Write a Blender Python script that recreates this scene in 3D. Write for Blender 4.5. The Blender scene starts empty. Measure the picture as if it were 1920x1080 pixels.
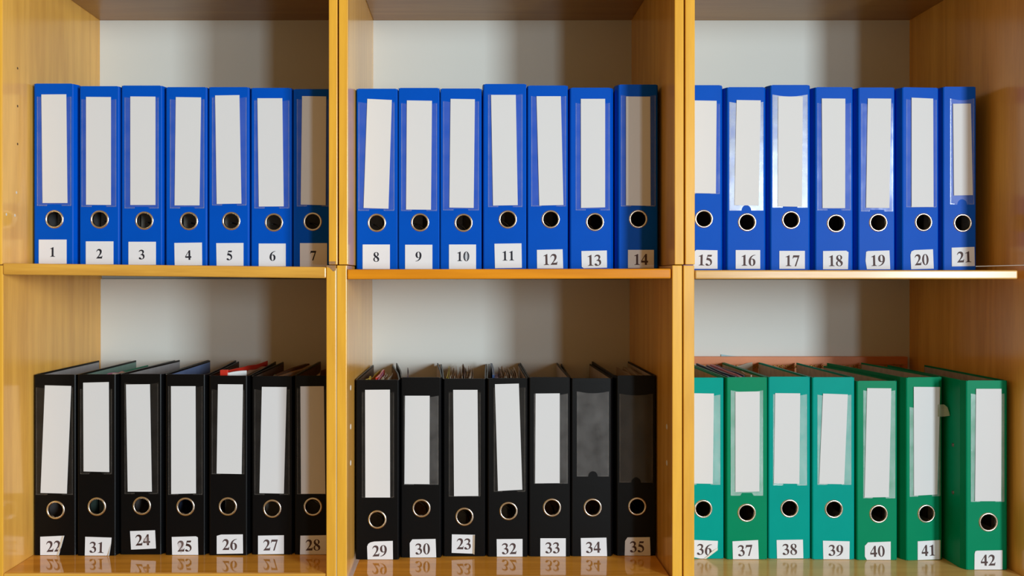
import bpy, bmesh, math, random
from mathutils import Vector, Matrix
from mathutils.geometry import tessellate_polygon

random.seed(7)
scene = bpy.context.scene
COL = scene.collection
F = 1711.0                    # focal length in pixels of a 1920 wide frame
VX, VY = 880.0, 524.0         # where the camera's level axis meets the picture

# ------------------------------------------------------------------ camera
cam_d = bpy.data.cameras.new('camera')
cam = bpy.data.objects.new('camera', cam_d)
COL.objects.link(cam)
cam.location = (0, 0, 0)
cam.rotation_euler = (math.pi / 2, 0, 0)
cam_d.sensor_width = 36.0
cam_d.lens = 36.0 * F / 1920.0
cam_d.shift_x = (960 - VX) / 1920.0
cam_d.shift_y = -(540 - VY) / 1920.0
cam_d.clip_start = 0.01
scene.camera = cam

# ------------------------------------------------------------------ world: dim warm room
w = bpy.data.worlds.new('room_ambience')
scene.world = w
w.use_nodes = True
bg = w.node_tree.nodes['Background']
bg.inputs['Color'].default_value = (1.0, 0.66, 0.30, 1)
bg.inputs['Strength'].default_value = 0.33

# ------------------------------------------------------------------ two windows in the right hand wall of the room
def window_light(name, y0, y1, z0, z1, x, power, col):
    d = bpy.data.lights.new(name, 'AREA')
    d.shape = 'RECTANGLE'
    d.size = abs(y1 - y0)          # local x
    d.size_y = z1 - z0             # local y
    d.energy = power
    d.color = col
    o = bpy.data.objects.new(name, d)
    COL.objects.link(o)
    o.location = (x, (y0 + y1) / 2, (z0 + z1) / 2)
    # local -z must point to -x, local y up
    o.rotation_euler = Matrix(((0, 0, 1), (1, 0, 0), (0, 1, 0))).to_euler()
    return o
window_light('near_window', -1.17, -2.0, -0.40, 0.95, 2.4, 205, (0.77, 0.91, 1.0))
window_light('far_window', -3.5, -4.5, -0.40, 0.95, 2.4, 172, (0.77, 0.91, 1.0))

vs = scene.view_settings
vs.view_transform = 'Standard'
vs.look = 'None'
vs.exposure = 0.0
vs.gamma = 1.0
vs.use_curve_mapping = False

# ------------------------------------------------------------------ helpers
def lin(c):
    out = []
    for v in c:
        v = v / 255.0
        out.append(v / 12.92 if v <= 0.04045 else ((v + 0.055) / 1.055) ** 2.4)
    return tuple(out)

def newmat(name):
    m = bpy.data.materials.new(name)
    m.use_nodes = True
    return m, m.node_tree.nodes, m.node_tree.links, m.node_tree.nodes['Principled BSDF']

def plain(name, rgb, rough=0.5, spec=0.5, metal=0.0, var=0.0, vscale=40, bump=0.0, bscale=400, coat=0.0):
    m, N, L, P = newmat(name)
    c = (*rgb, 1)
    P.inputs['Base Color'].default_value = c
    P.inputs['Roughness'].default_value = rough
    P.inputs['Specular IOR Level'].default_value = spec
    P.inputs['Metallic'].default_value = metal
    P.inputs['Coat Weight'].default_value = coat
    P.inputs['Coat Roughness'].default_value = 0.1
    tc = N.new('ShaderNodeTexCoord')
    if var > 0:
        n = N.new('ShaderNodeTexNoise')
        n.inputs['Scale'].default_value = vscale
        n.inputs['Detail'].default_value = 4
        L.new(tc.outputs['Object'], n.inputs['Vector'])
        mx = N.new('ShaderNodeMix'); mx.data_type = 'RGBA'
        mx.inputs[6].default_value = tuple(v * (1 - var) for v in rgb) + (1,)
        mx.inputs[7].default_value = tuple(min(1, v * (1 + var)) for v in rgb) + (1,)
        L.new(n.outputs['Fac'], mx.inputs[0])
        L.new(mx.outputs[2], P.inputs['Base Color'])
    if bump > 0:
        n2 = N.new('ShaderNodeTexNoise')
        n2.inputs['Scale'].default_value = bscale
        n2.inputs['Detail'].default_value = 2
        L.new(tc.outputs['Object'], n2.inputs['Vector'])
        b = N.new('ShaderNodeBump')
        b.inputs['Strength'].default_value = bump
        b.inputs['Distance'].default_value = 0.001
        L.new(n2.outputs['Fac'], b.inputs['Height'])
        L.new(b.outputs['Normal'], P.inputs['Normal'])
    return m

def wood(name, rgb, axis, contrast=0.22, rough=0.16, scale=1.0, spec=0.5):
    """varnished oak, grain running along the given axis"""
    m, N, L, P = newmat(name)
    tc = N.new('ShaderNodeTexCoord')
    oi = N.new('ShaderNodeObjectInfo')
    off = N.new('ShaderNodeVectorMath'); off.operation = 'SCALE'
    comb = N.new('ShaderNodeCombineXYZ')
    for k in range(3):
        L.new(oi.outputs['Random'], comb.inputs[k])
    L.new(comb.outputs[0], off.inputs[0]); off.inputs['Scale'].default_value = 7.3
    add = N.new('ShaderNodeVectorMath'); add.operation = 'ADD'
    L.new(tc.outputs['Object'], add.inputs[0]); L.new(off.outputs[0], add.inputs[1])
    mp = N.new('ShaderNodeMapping')
    sc = [1.0, 1.0, 1.0]; sc['xyz'.index(axis)] = 0.07
    mp.inputs['Scale'].default_value = sc
    L.new(add.outputs[0], mp.inputs['Vector'])
    # broad cathedral figure
    n1 = N.new('ShaderNodeTexNoise')
    n1.inputs['Scale'].default_value = 9 * scale
    n1.inputs['Detail'].default_value = 2
    L.new(mp.outputs[0], n1.inputs['Vector'])
    mul = N.new('ShaderNodeMath'); mul.operation = 'MULTIPLY'; mul.inputs[1].default_value = 46
    L.new(n1.outputs['Fac'], mul.inputs[0])
    sn = N.new('ShaderNodeMath'); sn.operation = 'SINE'
    L.new(mul.outputs[0], sn.inputs[0])
    # fine pores
    n2 = N.new('ShaderNodeTexNoise')
    n2.inputs['Scale'].default_value = 230 * scale
    n2.inputs['Detail'].default_value = 3
    L.new(mp.outputs[0], n2.inputs['Vector'])
    # broad tone drift
    n3 = N.new('ShaderNodeTexNoise')
    n3.inputs['Scale'].default_value = 5
    L.new(mp.outputs[0], n3.inputs['Vector'])
    def mad(src, k, b):
        q = N.new('ShaderNodeMath'); q.operation = 'MULTIPLY_ADD'
        q.inputs[1].default_value = k; q.inputs[2].default_value = b
        L.new(src, q.inputs[0]); return q.outputs[0]
    a = mad(sn.outputs[0], 0.11, 0.5)
    q2 = N.new('ShaderNodeMath'); q2.operation = 'MULTIPLY_ADD'; q2.inputs[1].default_value = 0.40
    L.new(n2.outputs['Fac'], q2.inputs[0]); L.new(mad(a, 1.0, -0.20), q2.inputs[2])
    q3 = N.new('ShaderNodeMath'); q3.operation = 'MULTIPLY_ADD'; q3.inputs[1].default_value = 0.7
    L.new(n3.outputs['Fac'], q3.inputs[0]); L.new(mad(q2.outputs[0], 1.0, -0.35), q3.inputs[2])
    ramp = N.new('ShaderNodeValToRGB')
    e = ramp.color_ramp.elements
    e[0].position = 0.15; e[1].position = 0.85
    e[0].color = (rgb[0] * (1 - contrast), rgb[1] * (1 - contrast * 1.35), rgb[2] * (1 - contrast * 1.6), 1)
    e[1].color = (min(1, rgb[0] * (1 + contrast * .6)), min(1, rgb[1] * (1 + contrast * .8)), rgb[2] * (1 + contrast), 1)
    L.new(q3.outputs[0], ramp.inputs[0])
    L.new(ramp.outputs[0], P.inputs['Base Color'])
    P.inputs['Roughness'].default_value = rough
    P.inputs['Specular IOR Level'].default_value = spec
    b = N.new('ShaderNodeBump'); b.inputs['Strength'].default_value = 0.04; b.inputs['Distance'].default_value = 0.0005
    L.new(n2.outputs['Fac'], b.inputs['Height']); L.new(b.outputs['Normal'], P.inputs['Normal'])
    return m

def film(name, milk, tint=(0.85, 0.9, 1.0), rough=0.12, refl=1.0):
    """clear plastic film: see-through, a little milky, glossy"""
    m, N, L, P = newmat(name)
    N.remove(P)
    out = N['Material Output']
    tr = N.new('ShaderNodeBsdfTransparent')
    df = N.new('ShaderNodeBsdfDiffuse'); df.inputs['Color'].default_value = (*tint, 1)
    gl = N.new('ShaderNodeBsdfGlossy'); gl.inputs['Roughness'].default_value = rough
    gl.inputs['Color'].default_value = (1, 1, 1, 1)
    fk = N.new('ShaderNodeMath'); fk.operation = 'MULTIPLY'; fk.inputs[1].default_value = refl
    m1 = N.new('ShaderNodeMixShader')
    tc = N.new('ShaderNodeTexCoord')
    nz = N.new('ShaderNodeTexNoise'); nz.inputs['Scale'].default_value = 35; nz.inputs['Detail'].default_value = 3
    L.new(tc.outputs['Object'], nz.inputs['Vector'])
    ml = N.new('ShaderNodeMath'); ml.operation = 'MULTIPLY'; ml.inputs[1].default_value = 2 * milk
    L.new(nz.outputs['Fac'], ml.inputs[0])
    L.new(ml.outputs[0], m1.inputs[0]); L.new(tr.outputs[0], m1.inputs[1]); L.new(df.outputs[0], m1.inputs[2])
    fr = N.new('ShaderNodeFresnel'); fr.inputs['IOR'].default_value = 1.5
    b = N.new('ShaderNodeBump'); b.inputs['Strength'].default_value = 0.15; b.inputs['Distance'].default_value = 0.004
    n2 = N.new('ShaderNodeTexNoise'); n2.inputs['Scale'].default_value = 22
    L.new(tc.outputs['Object'], n2.inputs['Vector']); L.new(n2.outputs['Fac'], b.inputs['Height'])
    L.new(b.outputs['Normal'], gl.inputs['Normal'])
    m2 = N.new('ShaderNodeMixShader')
    L.new(fr.outputs[0], fk.inputs[0]); L.new(fk.outputs[0], m2.inputs[0]); L.new(m1.outputs[0], m2.inputs[1]); L.new(gl.outputs[0], m2.inputs[2])
    L.new(m2.outputs[0], out.inputs['Surface'])
    return m

def cloth(name, rgb, rough=0.38, spec=0.35, weave=0.12):
    """embossed linen-look plastic of a binder"""
    m, N, L, P = newmat(name)
    tc = N.new('ShaderNodeTexCoord')
    mp = N.new('ShaderNodeMapping'); mp.inputs['Scale'].default_value = (0.25, 1, 1)
    L.new(tc.outputs['Object'], mp.inputs['Vector'])
    mp2 = N.new('ShaderNodeMapping'); mp2.inputs['Scale'].default_value = (1, 1, 0.25)
    L.new(tc.outputs['Object'], mp2.inputs['Vector'])
    a = N.new('ShaderNodeTexNoise'); a.inputs['Scale'].default_value = 900; L.new(mp.outputs[0], a.inputs['Vector'])
    c = N.new('ShaderNodeTexNoise'); c.inputs['Scale'].default_value = 900; L.new(mp2.outputs[0], c.inputs['Vector'])
    s = N.new('ShaderNodeMath'); s.operation = 'ADD'
    L.new(a.outputs['Fac'], s.inputs[0]); L.new(c.outputs['Fac'], s.inputs[1])
    b = N.new('ShaderNodeBump'); b.inputs['Strength'].default_value = weave; b.inputs['Distance'].default_value = 0.0004
    L.new(s.outputs[0], b.inputs['Height']); L.new(b.outputs['Normal'], P.inputs['Normal'])
    n = N.new('ShaderNodeTexNoise'); n.inputs['Scale'].default_value = 14; n.inputs['Detail'].default_value = 3
    L.new(tc.outputs['Object'], n.inputs['Vector'])
    mx = N.new('ShaderNodeMix'); mx.data_type = 'RGBA'
    mx.inputs[6].default_value = tuple(v * 0.9 for v in rgb) + (1,)
    mx.inputs[7].default_value = tuple(min(1, v * 1.1) for v in rgb) + (1,)
    L.new(n.outputs['Fac'], mx.inputs[0]); L.new(mx.outputs[2], P.inputs['Base Color'])
    P.inputs['Roughness'].default_value = rough
    P.inputs['Specular IOR Level'].default_value = spec
    return m

def add_box(bm, x0, x1, y0, y1, z0, z1, bevel=0.0):
    vs_ = [bm.verts.new(p) for p in ((x0, y0, z0), (x1, y0, z0), (x1, y1, z0), (x0, y1, z0),
                                     (x0, y0, z1), (x1, y0, z1), (x1, y1, z1), (x0, y1, z1))]
    fs = [bm.faces.new([vs_[i] for i in q]) for q in ((3, 2, 1, 0), (4, 5, 6, 7), (0, 1, 5, 4), (1, 2, 6, 5), (2, 3, 7, 6), (3, 0, 4, 7))]
    if bevel > 0:
        es = list({e for f in fs for e in f.edges})
        bmesh.ops.bevel(bm, geom=es, offset=bevel, segments=2, profile=0.5, affect='EDGES')

def prism(bm, poly, z0, z1):
    """polygon in xy (counter-clockwise seen from above) extruded along z"""
    lo = [bm.verts.new((p[0], p[1], z0)) for p in poly]
    hi = [bm.verts.new((p[0], p[1], z1)) for p in poly]
    n = len(poly)
    bm.faces.new(lo[::-1]); bm.faces.new(hi)
    for i in range(n):
        j = (i + 1) % n
        bm.faces.new((lo[i], lo[j], hi[j], hi[i]))

def plate(bm, loops, y0, y1, yf=None):
    """flat plate in the xz plane, loops[0] outline, the rest holes; front at y0, back at y1"""
    pts = [[Vector((p[0], p[1], 0)) for p in lp] for lp in loops]
    tris = tessellate_polygon(pts)
    flat = [p for lp in pts for p in lp]
    fr = [bm.verts.new((p.x, y0 + (yf(p.x, p.y) if yf else 0), p.y)) for p in flat]
    bk = [bm.verts.new((p.x, y1 + (yf(p.x, p.y) if yf else 0), p.y)) for p in flat]
    for t in tris:
        try:
            bm.faces.new([fr[i] for i in t])
            bm.faces.new([bk[i] for i in reversed(t)])
        except ValueError:
            pass
    k = 0
    for lp in pts:
        n = len(lp)
        for i in range(n):
            j = (i + 1) % n
            bm.faces.new((fr[k + i], fr[k + j], bk[k + j], bk[k + i]))
        k += n

def tube(bm, pts, r, seg=8):
    pts = [Vector(p) for p in pts]
    rings = []
    for i, p in enumerate(pts):
        t = (pts[min(i + 1, len(pts) - 1)] - pts[max(i - 1, 0)]).normalized()
        u = t.orthogonal().normalized()
        if rings:
            u = (pu - t * pu.dot(t)).normalized()
        pu = u
        v = t.cross(u)
        rings.append([bm.verts.new(p + r * (math.cos(a) * u + math.sin(a) * v)) for a in [2 * math.pi * k / seg for k in range(seg)]])
    for a, b in zip(rings, rings[1:]):
        for k in range(seg):
            bm.faces.new((a[k], a[(k + 1) % seg], b[(k + 1) % seg], b[k]))
    bm.faces.new(rings[0][::-1]); bm.faces.new(rings[-1])

def obj(name, bm, mat, parent=None, smooth=False):
    bmesh.ops.recalc_face_normals(bm, faces=bm.faces[:])
    me = bpy.data.meshes.new(name)
    bm.to_mesh(me); bm.free()
    if smooth:
        for p in me.polygons:
            p.use_smooth = True
    for mm in (mat if isinstance(mat, (list, tuple)) else [mat]):
        me.materials.append(mm)
    o = bpy.data.objects.new(name, me)
    COL.objects.link(o)
    if parent is not None:
        o.parent = parent
    return o

def box(name, dims, mat, parent=None, bevel=0.0012):
    bm = bmesh.new(); add_box(bm, *dims, bevel=bevel)
    return obj(name, bm, mat, parent)

def thing(name, label, cat, loc, rz=0.0, group=None):
    o = bpy.data.objects.new(name, None)
    o.empty_display_size = 0.05
    COL.objects.link(o)
    o.location = loc; o.rotation_euler = (0, 0, rz)
    o['label'] = label; o['category'] = cat
    if group: o['group'] = group
    return o

def tag(o, label, cat, group=None):
    o['label'] = label; o['category'] = cat
    if group: o['group'] = group
    return o

# ------------------------------------------------------------------ materials
OAK = (0.86, 0.45, 0.085)
M = {
    'panel':   wood('oak_panel_upright_grain', OAK, 'z', 0.24, 0.17),
    'edge':    wood('oak_edge_upright_grain', (0.92, 0.475, 0.048), 'z', 0.16, 0.25, 1.6),
    'board':   wood('oak_board_lengthwise_grain', (0.88, 0.40, 0.05), 'x', 0.25, 0.06, 1.2),
    'board_pale': wood('pale_oak_board', (0.84, 0.52, 0.17), 'x', 0.15, 0.16, 1.2),
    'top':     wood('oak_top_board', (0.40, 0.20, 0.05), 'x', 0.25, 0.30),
    'lip_gold': wood('oak_lip_golden', (0.86, 0.45, 0.07), 'x', 0.30, 0.25, 1.2),
    'lip_orange': wood('oak_lip_orange', (0.86, 0.31, 0.010), 'x', 0.20, 0.22, 1.2),
    'lip_pale': wood('oak_lip_pale', (0.86, 0.50, 0.13), 'x', 0.25, 0.24, 1.2),
    'back':    plain('cream_hardboard', (0.74, 0.74, 0.69), 0.55, 0.3, var=0.03, vscale=6, bump=0.05, bscale=90),
    'wall':    plain('plaster_wall', (0.6, 0.58, 0.53), 0.8, 0.2, var=0.04, bump=0.1, bscale=60),
    'floor':   plain('brown_floor', (0.22, 0.14, 0.08), 0.4, 0.4, var=0.15, vscale=8),
    'chip':    plain('bare_chipboard', (0.36, 0.20, 0.10), 0.8, 0.2, var=0.35, vscale=300),
    'glue':    plain('pale_glue', (0.72, 0.60, 0.34), 0.5),
    'blue':    cloth('blue_binder_plastic', (0.0, 0.086, 0.55), 0.40, 0.065),
    'black':   cloth('black_binder_plastic', (0.0022, 0.0023, 0.0028), 0.40, 0.17),
    'teal':    cloth('teal_green_binder_plastic', (0.0, 0.34, 0.285), 0.42, 0.05),
    'green':   cloth('green_binder_plastic', (0.0, 0.25, 0.115), 0.36, 0.07),
    'card':    plain('white_card', (0.74, 0.74, 0.75), 0.6, 0.2),
    'paper':   plain('sticker_paper', (0.80, 0.82, 0.86), 0.6, 0.25, var=0.015, vscale=80),
    'curl':    plain('curled_paper_back', (0.80, 0.77, 0.68), 0.7, 0.2),
    'ink':     plain('black_ink', (0.018, 0.018, 0.028), 0.6, 0.2),
    'ink_brown': plain('faded_ink', (0.085, 0.052, 0.052), 0.6, 0.2, var=0.15, vscale=200),
    'ink_mid': plain('brown_ink', (0.055, 0.026, 0.022), 0.6, 0.2, var=0.3, vscale=200),
    'steel':   plain('nickel_ring', (0.80, 0.76, 0.70), 0.24, 0.5, metal=1.0),
    'dark_steel': plain('lever_steel', (0.25, 0.25, 0.25), 0.25, 0.5, metal=1.0),
    'film':    film('clear_pocket_film', 0.035, (0.62, 0.66, 1.0), refl=0.2),
    'film_milky': film('pocket_film_painted_sheen', 0.26, (0.85, 0.93, 1.0), rough=0.18),  # window sheen on these pockets, partly painted in as white diffuse
    'film_soft': film('matt_pocket_film', 0.06, (0.62, 0.68, 1.0), 0.3, 0.08),
    'film_green': film('frosted_pocket_film', 0.20, (0.7, 1.0, 0.95)),
    'film_grey': film('grey_pocket_film', 0.040, (0.9, 0.88, 0.88), refl=0.3),
    'film_dim': film('dark_pocket_film', 0.022, (0.9, 0.85, 0.8), refl=0.2),
    'film_black': film('smoky_pocket_film', 0.007, (0.9, 0.85, 0.8), refl=0.2),
    'seam':    film('pocket_weld', 0.16, (0.9, 0.95, 1.0), 0.1, 0.6),
    'seam_black': film('pocket_weld_on_black', 0.05, (0.9, 0.85, 0.8), 0.1, 0.6),
    'smudge':  film('smeared_brown_ink', 0.13, (0.55, 0.42, 0.40), 0.8, 0.0),
    'smudge_blue': film('smeared_blue_ink', 0.10, (0.35, 0.42, 0.5), 0.8, 0.0),
    'pages':   plain('white_pages', (0.52, 0.46, 0.38), 0.8, 0.1, var=0.2, vscale=300),
    'lin_grey': plain('grey_lining', (0.36, 0.34, 0.34), 0.7, 0.2, var=0.12, vscale=60),
    'lin_blue': plain('blue_grey_lining', (0.16, 0.22, 0.40), 0.7, 0.2, var=0.12, vscale=60),
    'lin_green': plain('grey_green_lining', (0.20, 0.30, 0.25), 0.7, 0.2, var=0.12, vscale=60),
    'lin_beige': plain('marbled_beige_lining', (0.46, 0.38, 0.31), 0.7, 0.2, var=0.30, vscale=70),
    'lin_brown': plain('brown_lining', (0.14, 0.09, 0.06), 0.7, 0.2, var=0.2, vscale=70),
    'c_yellow': plain('yellow_sheet', (0.55, 0.48, 0.03), 0.5),
    'c_red':   plain('red_folder', (0.62, 0.03, 0.015), 0.35),
    'c_green': plain('green_folder', (0.03, 0.28, 0.16), 0.5),
    'c_pink':  plain('pink_folder', (0.55, 0.20, 0.36), 0.5),
    'c_navy':  plain('navy_folder', (0.015, 0.05, 0.16), 0.4),
    'c_purple': plain('plum_sheet', (0.10, 0.06, 0.10), 0.6),
    'c_beige': plain('beige_sheet', (0.50, 0.42, 0.33), 0.7, var=0.1),
    'c_white': plain('white_tab', (0.75, 0.74, 0.72), 0.6),
    'c_lightblue': plain('light_blue_card', (0.30, 0.52, 0.58), 0.5),
    'album':   plain('terracotta_album', (0.76, 0.25, 0.09), 0.45, 0.4, var=0.12, vscale=30),
    'gold':    plain('gold_ornament', (0.60, 0.34, 0.06), 0.35, 0.5, metal=0.6),
    'pin':     plain('pale_pin_hole_plug', (0.72, 0.68, 0.60), 0.5),
    'pit':     plain('dark_pin_hole', (0.10, 0.045, 0.015), 0.8),
}

# ------------------------------------------------------------------ room structure
YF, YB = 1.5, 1.905            # front plane and back panel of the shelving
PX = YF / F                    # metres per picture pixel in the front plane
def fx(px): return (px - VX) * PX
def fz(py): return (VY - py) * PX
FLOOR_Z = -0.98
b_ = box('wall_back', (-2.6, 2.4, YB + 0.012, YB + 0.11, FLOOR_Z, 1.6), M['wall'], bevel=0)
b_['kind'] = 'structure'
b_ = box('floor', (-2.6, 2.4, -4.5, YB + 0.11, FLOOR_Z - 0.05, FLOOR_Z), M['floor'], bevel=0)
b_['kind'] = 'structure'

# ------------------------------------------------------------------ six stacked shelving units
JOIN = fz(497.5)
TOPZ = 0.539
def wall_disc(name, x, y, z, facing, r, mat, parent, off):
    bm = bmesh.new()
    n = 12
    lo = [bm.verts.new((x, y + r * math.cos(2 * math.pi * k / n), z + r * math.sin(2 * math.pi * k / n))) for k in range(n)]
    hi = [bm.verts.new((x + facing * off, y + .8 * r * math.cos(2 * math.pi * k / n), z + .8 * r * math.sin(2 * math.pi * k / n))) for k in range(n)]
    bm.faces.new(hi)
    for k in range(n):
        bm.faces.new((lo[k], lo[(k + 1) % n], hi[(k + 1) % n], hi[k]))
    return obj(name, bm, mat, parent)

UNITS = {}
def side_panel(root, x0, x1, z0, z1, yf):
    """veneered board with a solid lipping on its front edge"""
    p = box('side_panel', (x0, x1, yf + 0.0035, YB, z0, z1), M['panel'], root, 0.0006)
    box('front_lipping', (x0, x1, yf, yf + 0.0035, z0, z1), M['edge'], p, 0.0011)
    return p

def upper_unit(key, label, xl0, xl1, xr0, xr1, yfl, yfr):
    zt = TOPZ + 0.016
    root = thing('bookcase_unit', label, 'bookcase', (0, 0, JOIN), group='stacked oak shelving units')
    z1 = zt - JOIN
    g = 0.0012
    a = side_panel(root, xl0, xl1, g, z1, yfl)
    b = side_panel(root, xr0, xr1, g, z1, yfr)
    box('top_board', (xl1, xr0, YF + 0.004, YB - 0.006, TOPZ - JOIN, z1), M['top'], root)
    box('back_panel', (xl1, xr0, YB - 0.006, YB, 0.0, TOPZ - JOIN), M['back'], root, 0)
    UNITS[key] = (root, a, b)
    return root, a, b

def lower_unit(key, label, xl0, xl1, xr0, xr1, yfl, yfr, shelf, floor_z, lip, board, floor_x, zoff=0.0):
    root = thing('bookcase_unit', label, 'bookcase', (0, 0, FLOOR_Z), group='stacked oak shelving units')
    dz = -FLOOR_Z
    a = side_panel(root, xl0, xl1, 0, JOIN + dz, yfl)
    b = side_panel(root, xr0, xr1, 0, JOIN + dz, yfr)
    # middle shelf: (x0, ztop0, x1, ztop1, thickness)
    x0, zt0, x1, zt1, th = shelf
    def sloped(name, xa, xb, ya, yb, mat, parent, bev):
        bm = bmesh.new(); add_box(bm, xa, xb, ya, yb, 0, th, bevel=bev)
        for v in bm.verts:
            t = (v.co.x - x0) / (x1 - x0)
            v.co.z += zt0 + (zt1 - zt0) * t - th + dz
        return obj(name, bm, mat, parent)
    s = sloped('top_shelf', x0, x1, YF + 0.004, YB - 0.007, M['board'], root, 0.0008)
    sloped('front_lipping', x0, x1, YF - 0.001, YF + 0.004, M[lip], s, 0.0022)
    th2 = 0.017
    s2 = box('shelf', (floor_x[0], floor_x[1], YF + 0.006, YB - 0.006, floor_z - th2 + dz, floor_z + dz), M[board], root)
    box('front_lipping', (floor_x[0], floor_x[1], YF + 0.002, YF + 0.006, floor_z - th2 + dz, floor_z + dz), M[lip], s2, 0.0011)
    box('bottom_board', (xl1, xr0, YF + 0.004, YB - 0.006, 0.05, 0.067), M['board'], root)
    box('plinth', (xl1, xr0, YF + 0.03, YF + 0.045, 0.0, 0.05), M['edge'], root)
    box('back_panel', (xl1, xr0, YB - 0.006, YB, 0.0, zt1 - th + dz - .001), M['back'], root, 0)
    UNITS[key] = (root, a, b)
    return root, a, b

RW = 0.916
upper_unit('ul', 'upper oak shelving unit holding blue binders one to seven', fx(3) - .017, fx(3), fx(616), fx(632.3), YF, YF + .002)
upper_unit('um', 'upper oak shelving unit holding blue binders eight to fourteen', fx(635), fx(652), fx(1265), fx(1282), YF + .001, YF)
upper_unit('ur', 'upper oak shelving unit holding blue binders fifteen to twenty-one', fx(1285), fx(1303), RW, RW + .017, YF, YF)
lower_unit('ll', 'lower oak shelving unit holding black binders twenty-two to twenty-eight', fx(5) - .017, fx(5), fx(612), fx(630), YF, YF - .001,
           (fx(5) + .0004, fz(493.5), fx(611.6), fz(500.5), .0188), -0.484, 'lip_gold', 'board', (fx(5) + .0005, fx(612) - .0005))
lower_unit('lm', 'lower oak shelving unit holding black binders twenty-nine to thirty-five', fx(631.6), fx(650), fx(1260.5), fx(1279), YF, YF,
           (fx(651), fz(505), fx(1258), fz(503.5), .0165), -0.490, 'lip_orange', 'board', (fx(650) + .009, fx(1260.5) - .003))
lower_unit('lr', 'lower oak shelving unit holding green binders thirty-six to forty-two', fx(1281.5), fx(1302), RW, RW + .017, YF, YF,
           (fx(1303), fz(506.5), fx(1908), fz(506.5), .0148), -0.490, 'lip_pale', 'board_pale', (fx(1302) + .001, RW - .0015))

# drilled pin holes, plugs, chipped veneer, glue line on the panels (coordinates local to each unit)
def wall_pt(px, py, X):
    Y = X * F / (px - VX)
    return Y, (VY - py) * Y / F
for px, py in ((33, 128), (33, 199), (33, 270)):
    Y, Z = wall_pt(px, py, fx(3))
    wall_disc('pin_hole', fx(3), Y, Z - JOIN, 1, .0022, M['pit'], UNITS['ul'][0], .0003)
for px, py in ((12, 402), (28, 404), (31, 361)):
    Y, Z = wall_pt(px, py, fx(3))
    wall_disc('pin_hole', fx(3), Y, Z - JOIN, 1, .0024, M['pin'], UNITS['ul'][0], .0003)
for py in (727, 800, 868):
    Y, Z = wall_pt(657.5, py, fx(650))
    wall_disc('hole_plug', fx(650), Y, Z - FLOOR_Z, 1, .0048, M['pin'], UNITS['lm'][0], .0006)
for py in (800, 868):
    Y, Z = wall_pt(1250.3, py, fx(1260.5))
    wall_disc('hole_plug', fx(1260.5), Y, Z - FLOOR_Z, -1, .0048, M['pin'], UNITS['lm'][0], .0006)
bm = bmesh.new()
plate(bm, [[(fx(613), fz(497.6)), (fx(613), fz(500.5)), (fx(618), fz(502)), (fx(622), fz(506)), (fx(625), fz(509)), (fx(629.5), fz(507)), (fx(629.8), fz(497.6))]], YF - .0013, YF - .0005)
for v in bm.verts: v.co.z -= FLOOR_Z
obj('chipped_corner', bm, M['chip'], UNITS['ll'][0])
bm = bmesh.new(); add_box(bm, fx(617), fx(629), YF + .0015, YF + .0022, fz(495.5) - JOIN, fz(490) - JOIN)
obj('chipped_edge', bm, M['chip'], UNITS['ul'][0])
bm = bmesh.new(); add_box(bm, fx(630.2), fx(631.4), YF + .0006, YF + .02, fz(1250) - FLOOR_Z, fz(503) - FLOOR_Z)
obj('glue_line', bm, M['glue'], UNITS['ll'][0])

# ------------------------------------------------------------------ printed digits (bold roman figures)
def bez(p0, p1, p2, p3, n=8):
    out = []
    for k in range(1, n + 1):
        t = k / n; s = 1 - t
        out.append((s**3 * p0[0] + 3*s*s*t * p1[0] + 3*s*t*t * p2[0] + t**3 * p3[0],
                    s**3 * p0[1] + 3*s*s*t * p1[1] + 3*s*t*t * p2[1] + t**3 * p3[1]))
    return out
def path(start, *segs):
    pts = [start]
    for s in segs:
        if len(s) == 2: pts.append(s)
        else: pts += bez(pts[-1], (s[0], s[1]), (s[2], s[3]), (s[4], s[5]))
    if abs(pts[0][0] - pts[-1][0]) + abs(pts[0][1] - pts[-1][1]) < 1: pts.pop()
    return pts
def ell(cx, cy, rx, ry, n=28, tilt=0.0):
    return [(cx + rx * math.cos(2*math.pi*k/n) + tilt * math.sin(2*math.pi*k/n), cy + ry * math.sin(2*math.pi*k/n)) for k in range(n)]
six_outer = path((475, 688), (475, 662), (330, 640, 220, 550, 190, 415), (215, 432, 245, 442, 285, 442), (400, 442, 478, 355, 478, 225),
                 (478, 85, 385, -14, 255, -14), (115, -14, 28, 95, 28, 255), (28, 490, 200, 680, 475, 688))
six_hole = path((185, 375), (178, 330, 176, 290, 176, 245), (176, 100, 205, 22, 258, 22), (312, 22, 335, 85, 335, 190), (335, 320, 310, 396, 245, 396), (220, 396, 200, 390, 185, 375))
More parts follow.
